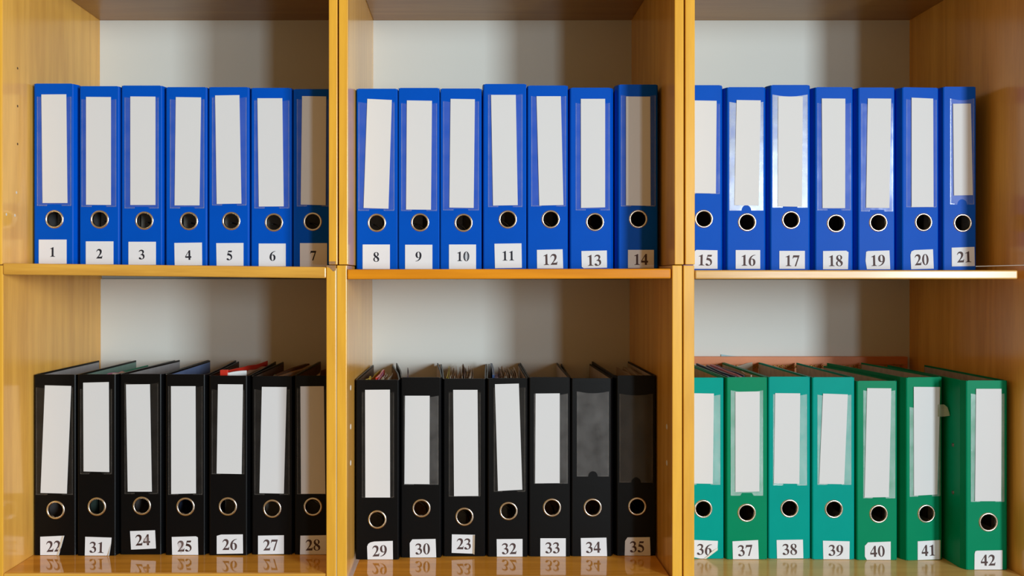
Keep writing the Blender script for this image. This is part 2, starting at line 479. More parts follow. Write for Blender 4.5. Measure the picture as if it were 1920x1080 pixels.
GLYPH = {
    '0': [ell(250, 337, 226, 351), ell(250, 337, 88, 316)],
    '1': [path((300, 688), (65, 575), (72, 548), (110, 562, 130, 566, 150, 566), (178, 566, 186, 548, 186, 500), (186, 130), (186, 60, 170, 38, 70, 28),
               (70, 0), (442, 0), (442, 28), (345, 38, 324, 60, 324, 130), (324, 688))],
    '2': [path((17, 0), (17, 20), (155, 160, 285, 310, 285, 455), (285, 530, 240, 580, 175, 580), (115, 580, 75, 545, 47, 475), (22, 483),
               (40, 600, 120, 688, 235, 688), (350, 688, 428, 615, 428, 510), (428, 370, 330, 270, 185, 130), (350, 130),
               (410, 130, 425, 142, 452, 205), (478, 205), (445, 0))],
    '3': [path((16, 540), (50, 640, 120, 688, 225, 688), (330, 688, 405, 630, 405, 540), (405, 480, 375, 430, 315, 398), (400, 370, 453, 305, 453, 210),
               (453, 80, 340, -14, 170, -14), (75, -14, 20, 20, 20, 75), (20, 115, 48, 142, 88, 142), (140, 142, 165, 105, 200, 65),
               (215, 45, 230, 38, 250, 38), (300, 38, 335, 85, 335, 155), (335, 245, 280, 300, 140, 312), (140, 338), (240, 360, 285, 415, 285, 490),
               (285, 555, 245, 595, 185, 595), (125, 595, 80, 570, 42, 525))],
    '4': [[(300, 688), (400, 688), (400, 262), (475, 262), (475, 150), (400, 150), (400, 0), (262, 0), (262, 150), (19, 150), (19, 255)],
          [(262, 262), (262, 545), (75, 262)]],
    '5': [path((150, 676), (440, 676), (400, 560), (158, 560), (135, 495), (330, 465, 444, 370, 444, 220), (444, 80, 330, -14, 165, -14), (75, -14, 22, 18, 22, 70),
               (22, 108, 50, 135, 88, 135), (135, 135, 165, 100, 200, 65), (215, 48, 230, 42, 250, 42), (300, 42, 340, 100, 340, 170), (340, 280, 240, 345, 60, 345))],
    '6': [six_outer, six_hole],
    '7': [path((477, 676), (477, 655), (255, -14), (160, -14), (360, 545), (150, 545), (90, 545, 70, 530, 42, 460), (17, 466), (65, 676))],
    '8': [path((250, 688), (360, 688, 440, 625, 440, 530), (440, 460, 395, 410, 315, 370), (420, 320, 472, 260, 472, 180), (472, 65, 385, -14, 250, -14),
               (120, -14, 28, 60, 28, 165), (28, 235, 70, 290, 155, 330), (80, 385, 48, 435, 48, 510), (48, 615, 135, 688, 250, 688)),
          path((290, 395), (320, 430, 330, 470, 330, 530), (330, 605, 305, 652, 255, 652), (205, 652, 170, 620, 170, 565), (170, 505, 215, 450, 290, 395)),
          path((180, 305), (145, 265, 135, 220, 135, 165), (135, 75, 180, 22, 250, 22), (310, 22, 350, 60, 350, 115), (350, 185, 280, 245, 180, 305))],
    '9': [[(500 - x, 674 - y) for x, y in six_outer], [(500 - x, 674 - y) for x, y in six_hole]],
}

# ------------------------------------------------------------------ lever arch binders
DEPTH = 0.28
TH = 0.0024
def make_binder(d):
    """d holds picture measurements turned into metres on the binder's own spine plane"""
    num = d['num']
    th_yaw = d.get('yaw', 0.0)
    zb = d['zb']; Yb = d['Yb']
    cx_px = (d['face'][0] + d['face'][1]) / 2
    P0 = Vector(((cx_px - VX) * Yb / F, Yb, zb))
    ex = Vector((math.cos(th_yaw), math.sin(th_yaw), 0)); n = Vector((-math.sin(th_yaw), math.cos(th_yaw), 0))
    def loc(px, py):
        r = Vector(((px - VX) / F, 1.0, (VY - py) / F))
        t = P0.dot(n) / r.dot(n) if abs(r.dot(n)) > 1e-6 else Yb
        t = (P0.x * n.x + P0.y * n.y) / (r.x * n.x + r.y * n.y)
        P = r * t
        return ((P - P0).dot(ex), P.z - zb)
    root = thing('lever_arch_binder', d['label'], 'binder', P0, th_yaw, d['group'])
    mat = M[d['mat']]
    xl = loc(d['face'][0], 600)[0]; xr = loc(d['face'][1], 600)[0]
    H = loc(cx_px, d['top'])[1]
    z0 = 0.0004
    bl, br = d['bev']; by = 0.014
    hx, hz = loc(*d['hole']); hr = 0.0150
    # spine: flat board with a real finger hole, and the two bevelled hinges
    bm = bmesh.new()
    c = 0.0015
    outline = [(xl, z0 + c), (xl + c, z0), (xr - c, z0), (xr, z0 + c), (xr, H - c), (xr - c, H), (xl + c, H), (xl, H - c)]
    hole = [(hx + hr * math.cos(2*math.pi*k/32), hz + hr * math.sin(2*math.pi*k/32)) for k in range(32)]
    plate(bm, [outline, hole], 0.0, TH)
    k = 0.0009
    prism(bm, [(xl, 0.0), (xl, TH), (xl - bl + TH, by), (xl - bl, by), (xl - bl, by - .003), (xl - .0016, 0.0010)], z0, H - .0005)
    prism(bm, [(xr, TH), (xr, 0.0), (xr + .0016, 0.0010), (xr + br, by - .003), (xr + br, by), (xr + br - TH, by)], z0, H - .0005)
    obj('spine', bm, mat, root)
    # covers with inner lining
    sl, sr = d.get('splay', (0, 0))
    lin_l = M[d.get('lining', 'lin_grey')]
    for sgn, x0, s in ((-1, xl - bl, sl), (1, xr + br, sr)):
        bm = bmesh.new()
        i = -sgn * TH
        ymid = by + 0.10
        xm = x0 + s * 0.30
        o_ = [(x0, by), (xm, ymid), (x0 + s, DEPTH)]
        pts = o_ + [(p[0] + i, p[1]) for p in reversed(o_)]
        if sgn > 0: pts = pts
        else: pts = pts[::-1]
        prism(bm, pts, z0, H - .0003)
        cov = obj('cover', bm, mat, root)
        bm = bmesh.new()
        j = i + (-sgn) * 0.0005
        inner = [(p[0] + i, p[1] + .004) for p in o_]; inner[-1] = (o_[-1][0] + i, DEPTH - .002)
        pts = inner + [(p[0] - sgn * .0005, p[1]) for p in reversed(inner)]
        prism(bm, pts, z0 + .004, H - .0035)
        obj('lining', bm, lin_l, cov)
    # finger ring
    bm = bmesh.new()
    rr = d.get('ring', 0.0165)
    prof = [(hr - .0022, .004), (hr - .0022, -.0006), (hr - .0012, -.0015), (rr - .0015, -.0015), (rr - .0004, -.0008), (rr, 0.0002)]
    ns = 36
    rings = [[bm.verts.new((hx + r * math.cos(2*math.pi*q/ns), y, hz + r * math.sin(2*math.pi*q/ns))) for q in range(ns)] for r, y in prof]
    for a, b in zip(rings, rings[1:]):
        for q in range(ns):
            bm.faces.new((a[q], a[(q + 1) % ns], b[(q + 1) % ns], b[q]))
    obj('finger_ring', bm, M['steel'], root, smooth=True)
    # lever arch mechanism on the inside of the right cover
    bm = bmesh.new()
    px_ = xr + br - TH - .0012 + min(0, sr) * .3
    add_box(bm, px_ - .002, px_, .045, .085, hz - .02, hz + .15)
    for zz in (hz + .035, hz + .115):
        pts = [(px_ - .001 - .045 * math.sin(a), .060, zz + .012 * math.cos(2 * a)) for a in [math.pi * q / 10 for q in range(11)]]
        tube(bm, pts, .0013, 6)
    pts = [(hx - .014 + .022 * math.sin(a), .050, hz - .022 + .022 * math.cos(a)) for a in [math.pi / 2 * q / 8 for q in range(9)]]
    tube(bm, pts, .0014, 6)
    pts = [(hx + .008, .050, hz - .022), (hx + .008, .050, hz - .055)]
    tube(bm, pts, .0022, 6)
    obj('lever_mechanism', bm, M['dark_steel'], root, smooth=True)
    # block of filed pages
    if d.get('pages', True):
        bm = bmesh.new()
        wdt = xr - xl
        add_box(bm, xl + .006, xl + .006 + wdt * d.get('fill', 0.45), .075, .255, .010, d.get('pagetop', H - .030))
        obj('page_block', bm, M['pages'], root)
    # clear label pocket with welded seam
    if d.get('pocket'):
        a, b, t, u = d['pocket']
        pl, pt = loc(a, t); pr, pb = loc(b, u)
        pl = max(pl, xl + .001); pr = min(pr, xr - .001)
        notch = d.get('notch', 'flat')
        cxm = (pl + pr) / 2
        if notch == 'round':
            arc = [(cxm + .0085 * math.cos(math.pi * (1 - q / 10)), pb + .0095 * math.sin(math.pi * q / 10)) for q in range(11)]
        elif notch == 'trap':
            arc = [(cxm - .012, pb), (cxm - .0085, pb + .005), (cxm + .0085, pb + .005), (cxm + .012, pb)]
        else:
            arc = [(cxm - .013, pb), (cxm - .012, pb + .003), (cxm + .012, pb + .003), (cxm + .013, pb)]
        dip = [(pl + (pr - pl) * q / 6, pt - .0035 * math.sin(math.pi * q / 6)) for q in range(7)]
        bm = bmesh.new()
        plate(bm, [[(pl, pb)] + arc + [(pr, pb)] + dip[::-1]], -.0006, -.0003)
        pk = obj('label_pocket', bm, M[d['film']], root)
        bm = bmesh.new()
        step = .0026
        q = 0
        z = pb + .002
        while z < pt - .002:
            for xs in (pl + .0006, pr - .0020):
                add_box(bm, xs, xs + .0014, -.0009, -.0006, z, z + .0012)
            z += step
        x = pl + .001
        while x < pr - .002:
            if abs(x - cxm) > .013:
                add_box(bm, x, x + .0012, -.0009, -.0006, pb + .0004, pb + .002)
            x += step
        obj('weld_seam', bm, M[d['seam']], pk)['kind'] = 'stuff'
        if num == 41:
            bm = bmesh.new()
            zf = loc(1770, 768)[1]
            g = [(pr - .006, -.001, zf + .009), (xr + .001, -.006, zf + .010), (xr + .004, -.012, zf + .006), (xr + .006, -.016, zf - .008), (xr + .001, -.008, zf - .011), (pr - .006, -.001, zf - .012)]
            f = bm.faces.new([bm.verts.new(p) for p in g])
            e = bmesh.ops.extrude_face_region(bm, geom=[f])
            for v in [v for v in e['geom'] if isinstance(v, bmesh.types.BMVert)]: v.co.y += .0003
            bmesh.ops.triangulate(bm, faces=bm.faces[:])
            obj('torn_flap', bm, M['film_green'], pk)
    # blank title card
    if d.get('card'):
        pts = [loc(*p) for p in d['card']]
        bm = bmesh.new()
        plate(bm, [pts], -.0013, -.0009)
        obj('title_card', bm, M['card'], root)
    if d.get('insert'):
        a, b, t, u = d['insert']
    # number sticker and its printed figures
    pts = [loc(*p) for p in d['sticker']]
    pts = [(x, max(z, 0.0006)) for x, z in pts]
    bm = bmesh.new()
    plate(bm, [pts], -.0007, -.0003)
    st = obj('number_sticker', bm, M['paper'], root)
    best = None
    for i in range(len(pts)):
        a, b = pts[i], pts[(i + 1) % len(pts)]
        if abs(b[0] - a[0]) > abs(b[1] - a[1]) * 4 and (best is None or a[1] + b[1] > best[0]):
            dx, dz = b[0] - a[0], b[1] - a[1]
            if abs(dx) > .02:
                best = (a[1] + b[1], math.atan2(dz * (1 if dx > 0 else -1), abs(dx)))
    ang = best[1] if best else 0
    hgt = d['nh'] * Yb / F
    sc = hgt / 688.0
    txt = str(num)
    adv = 500 * sc * d.get('nw', 0.95)
    ncx, ncz = loc(*d['nc'])
    kcut = d.get('cut')
    for i, ch in enumerate(txt):
        ox = ncx + (i - (len(txt) - 1) / 2) * adv - 250 * sc * d.get('nw', 0.95)
        bm = bmesh.new()
        loops = []
        for lp in GLYPH[ch]:
            q = []
            for x, y in lp:
                X = ox + x * sc * d.get('nw', 0.95); Z = ncz + (y - 337) * sc
                rx, rz = X - ncx, Z - ncz
                X = ncx + rx * math.cos(ang) - rz * math.sin(ang); Z = ncz + rx * math.sin(ang) + rz * math.cos(ang)
                q.append((X, Z))
            loops.append(q)
        plate(bm, loops, -.00085, -.0007)
        obj('digit', bm, M[d['ink']], st)
    # smeared ink
    if num in (10, 24, 25):
        k = {10: 1, 24: 1, 25: 0}[num]
        sx = ncx + (k - .5) * adv
        bm = bmesh.new()
        wob = lambda q: 1 + .18 * math.sin(3 * q + num) + .1 * math.sin(7 * q)
        plate(bm, [[(sx + .0052 * wob(2*math.pi*q/24) * math.cos(2*math.pi*q/24), ncz + (.0105 if num == 25 else .006) * wob(2*math.pi*q/24) * math.sin(2*math.pi*q/24)) for q in range(24)]], -.00097, -.00090)
        obj('ink_smudge', bm, M['smudge_blue' if num == 10 else 'smudge'], st)
    # curled corners of individual stickers
    if d.get('curl'):
        bm = bmesh.new()
        vs_ = []
        for px, py, out in d['curl']:
            x, z = loc(px, py)
            vs_.append(bm.verts.new((x, -.0010 - out, max(z, .0006))))
        f = bm.faces.new(vs_)
        e = bmesh.ops.extrude_face_region(bm, geom=[f])
        for v in [v for v in e['geom'] if isinstance(v, bmesh.types.BMVert)]: v.co.y -= .0003
        bmesh.ops.triangulate(bm, faces=bm.faces[:])
        obj('curled_corner', bm, M['curl'], st)
    if d.get('rivets'):
        for z in d['rivets']:
            wall_disc('rivet', xl - bl, .033, z, -1, .0035, M['dark_steel'], root, .0012)
    # loose sheets and folders that show above the spine: (x0 frac, x1 frac, y0, y1, top below H, thickness, colour)
    for (f0, f1, ya, yb, dt, t, colr) in d.get('sheets', ()):
        W = xr - xl
        xa = xl + f0 * W; xb = xl + f1 * W
        bm = bmesh.new()
        nseg = 4
        L_ = []
        for q in range(nseg + 1):
            u = q / nseg
            L_.append((xa + (xb - xa) * u + .0015 * math.sin(3.1 * u), ya + (yb - ya) * u))
        pts = [(p[0] - t / 2, p[1]) for p in L_] + [(p[0] + t / 2, p[1]) for p in reversed(L_)]
        pts = pts[::-1]
        prism(bm, pts, .115, H - dt)
        for v in bm.verts:
            if v.co.z > .2:
                v.co.z += .0016 * math.sin(v.co.y * 90 + f0 * 40)
        obj('sheet', bm, M[colr], root)
    return root

def ruffle(f0, f1, n, y0, y1, dt, col='c_beige'):
    out = []
    for k in range(n):
        f = f0 + (f1 - f0) * (k + .5) / n
        out.append((f, f + random.uniform(-.03, .05), y0 + random.uniform(0, .02), y1, dt + .003 + random.uniform(-.002, .005), .0007, col if random.random() > .2 else 'pages'))
    return out

# ---- measurements: every crop is (origin x, origin y, scale)
CROPS = {'ul': (0, 130, 2.7), 'um': (600, 130, 2.7), 'ur': (1240, 130, 2.7),
         'll': (0, 640, 2.4547), 'lm': (600, 640, 2.4547), 'lr': (1240, 640, 2.4547)}
R4 = lambda a, b, c, d_: [(a, b), (c, b), (c, d_), (a, d_)]
# number: (face, top, card corners, hole, sticker polygon, number centre, pocket, extras)
DATA = {
 'ul': [
  (1, (177, 366), 72, [(211, 128), (337, 127), (343, 677), (217, 677)], (276, 759), R4(197, 862, 338, 990), (267, 925), (187, 368, 137, 692), {}),
  (2, (408, 598), 85, [(437, 140), (563, 141), (563, 687), (437, 686)], (505, 760), R4(435, 871, 575, 994), (504, 934), (412, 590, 150, 697), {}),
  (3, (620, 815), 82, [(661, 138), (788, 139), (788, 687), (661, 687)], (731, 766), R4(651, 873, 790, 996), (719, 938), (630, 805, 140, 705), {}),
  (4, (845, 1042), 90, [(891, 141), (1019, 143), (1011, 689), (885, 689)], (957, 768), [(883, 879), (1023, 877), (1024, 999), (885, 999)], (954, 941), (860, 1036, 150, 705), {}),
  (5, (1062, 1255), 90, [(1090, 133), (1213, 131), (1223, 680), (1098, 682)], (1171, 768), [(1095, 880), (1233, 879), (1233, 1001), (1097, 1001)], (1163, 942), (1073, 1250, 140, 690), {}),
  (6, (1276, 1470), 94, [(1304, 147), (1430, 147), (1437, 694), (1311, 695)], (1387, 775), R4(1310, 882, 1447, 1002), (1380, 945), (1287, 1466, 155, 705), {}),
  (7, (1490, 1676), 100, [(1530, 136), (1652, 138), (1649, 688), (1523, 685)], (1583, 771), R4(1519, 880, 1656, 1003), (1586, 943), (1502, 1674, 150, 695), {}),
 ],
 'um': [
  (8, (190, 388), 98, [(240, 150), (364, 156), (347, 706), (221, 702)], (288, 777), R4(216, 887, 354, 1012), (285, 950), (193, 378, 165, 717), {}),
  (9, (402, 600), 94, [(440, 158), (567, 160), (562, 711), (436, 710)], (507, 775), R4(431, 888, 569, 1012), (499, 948), (410, 594, 170, 718), {}),
  (10, (614, 812), 97, [(661, 150), (784, 152), (778, 702), (655, 700)], (727, 777), R4(653, 887, 790, 1012), (724, 947), (622, 806, 160, 715), {}),
  (11, (832, 1040), 74, [(866, 130), (991, 130), (1001, 688), (876, 690)], (951, 760), [(883, 883), (1020, 881), (1022, 1005), (886, 1007)], (953, 944), (850, 1026, 125, 698), {}),
  (12, (1056, 1249), 82, [(1096, 137), (1219, 137), (1232, 687), (1110, 690)], (1168, 759), [(1098, 914), (1228, 911), (1231, 1008), (1099, 1008)], (1165, 963), (1068, 1248, 135, 695), {}),
  (13, (1272, 1470), 93, [(1320, 150), (1443, 150), (1443, 699), (1321, 702)], (1392, 773), [(1323, 920), (1452, 917), (1453, 1004), (1335, 1007), (1325, 1000)], (1388, 967), (1293, 1468, 170, 715), {}),
  (14, (1516, 1704), 77, [(1549, 138), (1671, 139), (1673, 691), (1549, 689)], (1611, 758), R4(1559, 914, 1690, 1006), (1624, 963), (1522, 1700, 130, 695), {}),
 ],
 'ur': [
  (15, (112, 300), 80, [(157, 158), (279, 160), (275, 629), (152, 627)], (215, 757), [(172, 918), (177, 914), (284, 916), (284, 1010), (160, 1010), (162, 930)], (222, 966), (128, 296, 172, 632), {}),
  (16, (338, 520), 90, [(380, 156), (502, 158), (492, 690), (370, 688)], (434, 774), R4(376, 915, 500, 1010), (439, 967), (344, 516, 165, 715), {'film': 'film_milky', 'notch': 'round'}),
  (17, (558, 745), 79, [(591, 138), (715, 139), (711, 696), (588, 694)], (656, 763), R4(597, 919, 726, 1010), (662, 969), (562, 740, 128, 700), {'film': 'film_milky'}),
  (18, (785, 963), 90, [(811, 148), (930, 149), (929, 703), (815, 703)], (884, 780), [(818, 920), (935, 918), (947, 926), (944, 1012), (818, 1012)], (881, 969), (788, 962, 170, 715), {}),
  (19, (1003, 1176), 92, [(1044, 148), (1162, 149), (1153, 702), (1035, 701)], (1098, 776), [(1036, 924), (1046, 920), (1154, 917), (1158, 1012), (1040, 1012), (1033, 970)], (1095, 968), (1010, 1174, 170, 720), {}),
  (20, (1225, 1398), 92, [(1265, 144), (1374, 149), (1376, 697), (1265, 698)], (1327, 774), [(1260, 940), (1265, 922), (1280, 915), (1374, 911), (1378, 1009), (1264, 1012)], (1317, 964), (1238, 1394, 150, 700), {'yaw': 5}),
  (21, (1432, 1588), 88, [(1475, 175), (1565, 174), (1575, 637), (1480, 639)], (1525, 778), [(1469, 903), (1584, 899), (1586, 996), (1470, 998)], (1533, 950), (1460, 1584, 147, 685), {'notch': 'round', 'film': 'film_soft'}),
 ],
 'll': [
  (22, (162, 343), 153, [(208, 202), (329, 205), (309, 700), (188, 697)], (256, 776), [(186, 899), (297, 894), (272, 986), (186, 984)], (248, 943), (165, 337, 210, 707), {'lining': 'lin_grey', 'bot': 985,
      'curl': [(287, 896, 0), (297, 894, .0012), (272, 986, .0016), (262, 984, 0)], 'pages': False}),
  (31, (362, 527), 152, [(384, 190), (502, 187), (504, 601), (386, 598)], (446, 761), [(393, 899), (514, 903), (512, 930), (503, 990), (391, 986)], (447, 948), (369, 517, 218, 612), {'bot': 987, 'lining': 'lin_green', 'notch': 'trap', 'splay': (0, .012),
      'curl': [(512, 930, 0), (503, 990, .004), (495, 988, 0)],
      'sheets': [(.35, .42, .03, .27, .010, .001, 'c_green'), (.55, .62, .03, .10, .004, .004, 'c_pink'), (.80, .9, .03, .06, .001, .006, 'c_beige')]}),
  (24, (558, 737), 150, [(581, 198), (691, 197), (700, 691), (589, 691)], (653, 757), [(599, 873), (714, 869), (718, 953), (604, 958)], (658, 914), (573, 730, 190, 703), {'bot': 982, 'lining': 'lin_grey', 'splay': (.016, 0), 'pages': False, 'ink': 'ink_mid'}),
  (25, (768, 938), 152, [(788, 206), (901, 206), (903, 699), (789, 702)], (854, 761), [(791, 900), (902, 897), (911, 902), (913, 985), (793, 986)], (851, 942), (774, 934, 205, 707), {'bot': 984, 'lining': 'lin_blue', 'splay': (0, -.020), 'pages': False, 'ink': 'ink_mid'}),
  (26, (968, 1132), 158, [(1004, 197), (1119, 198), (1113, 610), (998, 608)], (1049, 760), [(998, 895), (1018, 889), (1118, 888), (1119, 976), (998, 978)], (1058, 935), (974, 1126, 220, 612), {'bot': 985, 'lining': 'lin_brown', 'splay': (-.017, -.012),
      'sheets': [(.32, .75, .022, .24, -.0045, .0016, 'c_red'), (.42, .80, .022, .05, -.003, .003, 'c_white'), (.36, .70, .03, .23, -.0040, .0016, 'c_red'), (.28, .30, .021, .026, -.007, .012, 'c_red'), (.55, .8, .06, .2, .004, .012, 'c_beige')]}),
  (27, (1165, 1338), 160, [(1206, 209), (1320, 210), (1307, 700), (1195, 698)], (1253, 770), [(1188, 894), (1307, 892), (1307, 978), (1188, 980)], (1246, 937), (1170, 1334, 220, 707), {'bot': 982, 'lining': 'lin_brown', 'splay': (0, 0),
      'sheets': [(.5, .75, .03, .26, .001, .008, 'lin_brown'), (.62, .85, .03, .25, .004, .012, 'c_beige'), (.35, .4, .02, .06, .004, .004, 'c_green')]}),
  (28, (1362, 1528), 158, [(1383, 207), (1491, 206), (1498, 701), (1386, 701)], (1440, 761), [(1383, 894), (1502, 892), (1502, 980), (1381, 982)], (1441, 937), (1366, 1524, 215, 705), {'bot': 982, 'lining': 'lin_brown',
      'sheets': [(.6, .9, .03, .26, -.004, .001, 'lin_brown'), (.5, .6, .03, .2, .003, .006, 'c_beige')]}),
 ],
 'lm': [
  (29, (170, 357), 177, [(208, 223), (322, 222), (323, 718), (209, 718)], (264, 820), [(217, 944), (222, 932), (232, 925), (250, 921), (335, 918), (336, 1005), (219, 1007)], (275, 964), (192, 342, 232, 720), {'bot': 1005, 'lining': 'lin_brown', 'splay': (.001, -.034),
      'sheets': [(.2, .24, .02, .06, .001, .003, 'c_yellow'), (.28, .3, .02, .20, .001, .001, 'c_yellow'), (.45, .40, .02, .2, .000, .003, 'c_red'), (.5, .42, .02, .18, .001, .001, 'c_pink')] + ruffle(.50, .72, 9, .02, .13, .001)}),
  (30, (377, 551), 166, [(392, 250), (505, 250), (504, 657), (389, 656)], (467, 768), [(413, 928), (425, 911), (532, 909), (535, 994), (414, 997)], (473, 955), (386, 546, 250, 660), {'bot': 996, 'film': 'film_grey', 'lining': 'lin_beige', 'splay': (-.030, -.016), 'pages': False,
      'sheets': [(.12, -.05, .02, .2, .001, .0012, 'c_purple')]}),
  (23, (573, 755), 172, [(613, 223), (725, 223), (729, 711), (617, 712)], (665, 807), [(607, 888), (713, 890), (710, 977), (606, 973)], (663, 932), (592, 740, 232, 715), {'bot': 990, 'lining': 'lin_beige', 'splay': (-.012, .006),
      'curl': [(704, 891, 0), (713, 889, .003), (711, 978, .003), (702, 976, 0)],
      'sheets': [(.05, .02, .03, .24, -.001, .001, 'c_yellow'), (.09, .05, .02, .24, .000, .001, 'c_yellow')] + ruffle(.12, .46, 12, .02, .24, -.002) + ruffle(.5, .72, 8, .02, .24, -.002) + [(.50, .44, .02, .25, -.005, .0012, 'lin_brown')]}),
  (32, (777, 950), 170, [(805, 197), (915, 194), (931, 682), (819, 688)], (868, 781), [(813, 910), (932, 909), (932, 993), (814, 993)], (871, 954), (799, 946, 210, 693), {'bot': 992, 'lining': 'lin_beige', 'splay': (.009, 0),
      'sheets': [(.13, .15, .02, .24, -.003, .004, 'c_navy'), (.2, .2, .02, .1, .001, .008, 'c_purple')] + ruffle(.3, .8, 12, .02, .22, -.001)}),
  (33, (967, 1147), 165, [(992, 240), (1103, 239), (1103, 652), (990, 653)], (1068, 765), R4(1014, 906, 1131, 991), (1071, 950), (985, 1141, 240, 655), {'film': 'film_grey', 'bot': 991, 'lining': 'lin_beige', 'splay': (0, .004), 'pages': False}),
  (34, (1162, 1337), 170, None, (1255, 765), [(1200, 905), (1318, 903), (1321, 989), (1202, 989)], (1258, 948), (1182, 1330, 230, 622), {'bot': 990, 'lining': 'lin_beige', 'film': 'film_grey', 'notch': 'round', 'splay': (.010, -.004), 'pages': False}),
  (35, (1370, 1538), 157, None, (1460, 760), [(1404, 918), (1415, 902), (1518, 901), (1521, 986), (1402, 986)], (1460, 945), (1377, 1532, 240, 650), {'bot': 987, 'lining': 'lin_beige', 'notch': 'round', 'film': 'film_dim', 'splay': (-.002, 0),
      'sheets': ruffle(.55, .95, 6, .05, .24, .004)}),
 ],
 'lr': [
  (36, (105, 282), 167, [(125, 238), (241, 240), (236, 655), (122, 653)], (193, 771), [(135, 913), (260, 918), (258, 960), (205, 1002), (180, 1000), (133, 990)], (198, 958), (115, 271, 245, 660), {'bot': 1001, 'mat': 'teal', 'lining': 'lin_beige', 'film': 'film_green',
      'curl': [(259, 950, 0), (258, 960, .0004), (205, 1002, .0006), (194, 1001, .0002), (212, 986, .0009), (226, 970, .001), (243, 958, .0006)],
      'sheets': [(.2, .2, .02, .2, .003, .003, 'c_red')] + ruffle(.5, .7, 4, .1, .25, .006)}),
  (37, (306, 483), 165, [(340, 232), (452, 230), (450, 690), (340, 693)], (393, 789), [(327, 920), (445, 914), (448, 1002), (329, 1005)], (386, 962), (319, 468, 225, 710), {'bot': 1004, 'mat': 'green', 'lining': 'lin_beige', 'film': 'film_green', 'notch': 'trap',
      'sheets': [(.10, .12, .02, .25, .000, .003, 'c_navy'), (.30, .38, .02, .24, .002, .002, 'c_navy'), (.42, .50, .02, .24, .001, .003, 'c_pink'), (.50, .56, .02, .2, .003, .002, 'c_pink'), (.6, .7, .04, .25, .002, .001, 'c_navy'), (.75, .8, .03, .1, .001, .002, 'c_beige')]}),
  (38, (498, 680), 163, [(523, 238), (638, 239), (634, 655), (517, 653)], (590, 769), [(530, 914), (651, 912), (653, 998), (532, 1001)], (591, 957), (514, 670, 243, 663), {'bot': 1001, 'mat': 'teal', 'lining': 'lin_beige', 'film': 'film_green'}),
  (39, (700, 884), 165, [(743, 240), (857, 244), (840, 657), (725, 655)], (794, 772), [(743, 917), (866, 920), (865, 1003), (745, 1005)], (803, 962), (718, 874, 245, 660), {'bot': 1004, 'mat': 'teal', 'lining': 'lin_beige', 'film': 'film_green'}),
  (40, (905, 1080), 182, [(946, 215), (1057, 216), (1046, 716), (934, 718)], (1000, 794), [(936, 940), (941, 936), (950, 925), (1055, 921), (1055, 1007), (945, 1010), (936, 990)], (994, 966), (929, 1076, 225, 722), {'bot': 1007, 'mat': 'green', 'lining': 'lin_beige', 'film': 'film_green', 'notch': 'trap', 'splay': (0, -.022)}),
  (41, (1132, 1288), 165, [(1160, 209), (1282, 210), (1268, 704), (1161, 710)], (1220, 793), [(1179, 920), (1284, 914), (1283, 1002), (1179, 1007)], (1229, 962), (1142, 1284, 302, 712), {'bot': 1007, 'mat': 'green', 'lining': 'lin_beige', 'film': 'film_green', 'yaw': 5}),
  (42, (1408, 1588), 180, [(1447, 218), (1564, 218), (1562, 735), (1442, 735)], (1505, 832), [(1441, 978), (1444, 966), (1452, 963), (1569, 961), (1569, 1050), (1440, 1052)], (1503, 1007), (1424, 1578, 240, 738), {'bot': 1052, 'mat': 'green', 'lining': 'lin_beige', 'film': 'film_green', 'rivets': (.205, .123)}),
 ],
}
ROW_Z = {'ul': None, 'um': fz(504.3) + .0004, 'ur': fz(506.5) + .0004, 'll': -.484, 'lm': -.490, 'lr': -.490}
STYLE = {'ul': ('blue', 'blue binders on the upper shelves', 'film', 'seam'), 'um': ('blue', 'blue binders on the upper shelves', 'film', 'seam'),
         'ur': ('blue', 'blue binders on the upper shelves', 'film', 'seam'),
         'll': ('black', 'black binders on the lower shelves', 'film_black', 'seam_black'), 'lm': ('black', 'black binders on the lower shelves', 'film_black', 'seam_black'),
         'lr': ('green', 'green binders on the lower shelf', 'film_green', 'seam')}
ONES = 'zero one two three four five six seven eight nine ten eleven twelve thirteen fourteen fifteen sixteen seventeen eighteen nineteen'.split()
TENS = ['', '', 'twenty', 'thirty', 'forty']
def word(n):
    return ONES[n] if n < 20 else TENS[n // 10] + ('-' + ONES[n % 10] if n % 10 else '')
NOTE = {7: 'in the shade of the oak divider', 1: 'beside the plain oak side wall', 22: 'with a torn sticker beside the oak side wall', 26: 'with a red folder inside',
        29: 'with coloured tabs inside', 23: 'with ruffled papers inside', 34: 'with an empty grey label pocket', 35: 'with an empty dark label pocket',
        36: 'with a curled sticker corner', 42: 'standing forward beside the oak wall', 41: 'with a torn pocket flap', 21: 'with a short title card beside the oak wall',
        16: 'with a shiny label pocket', 17: 'with a shiny label pocket', 31: 'placed out of order after number twenty-two', 25: 'with smudged ink', 24: 'with its sticker set high'}
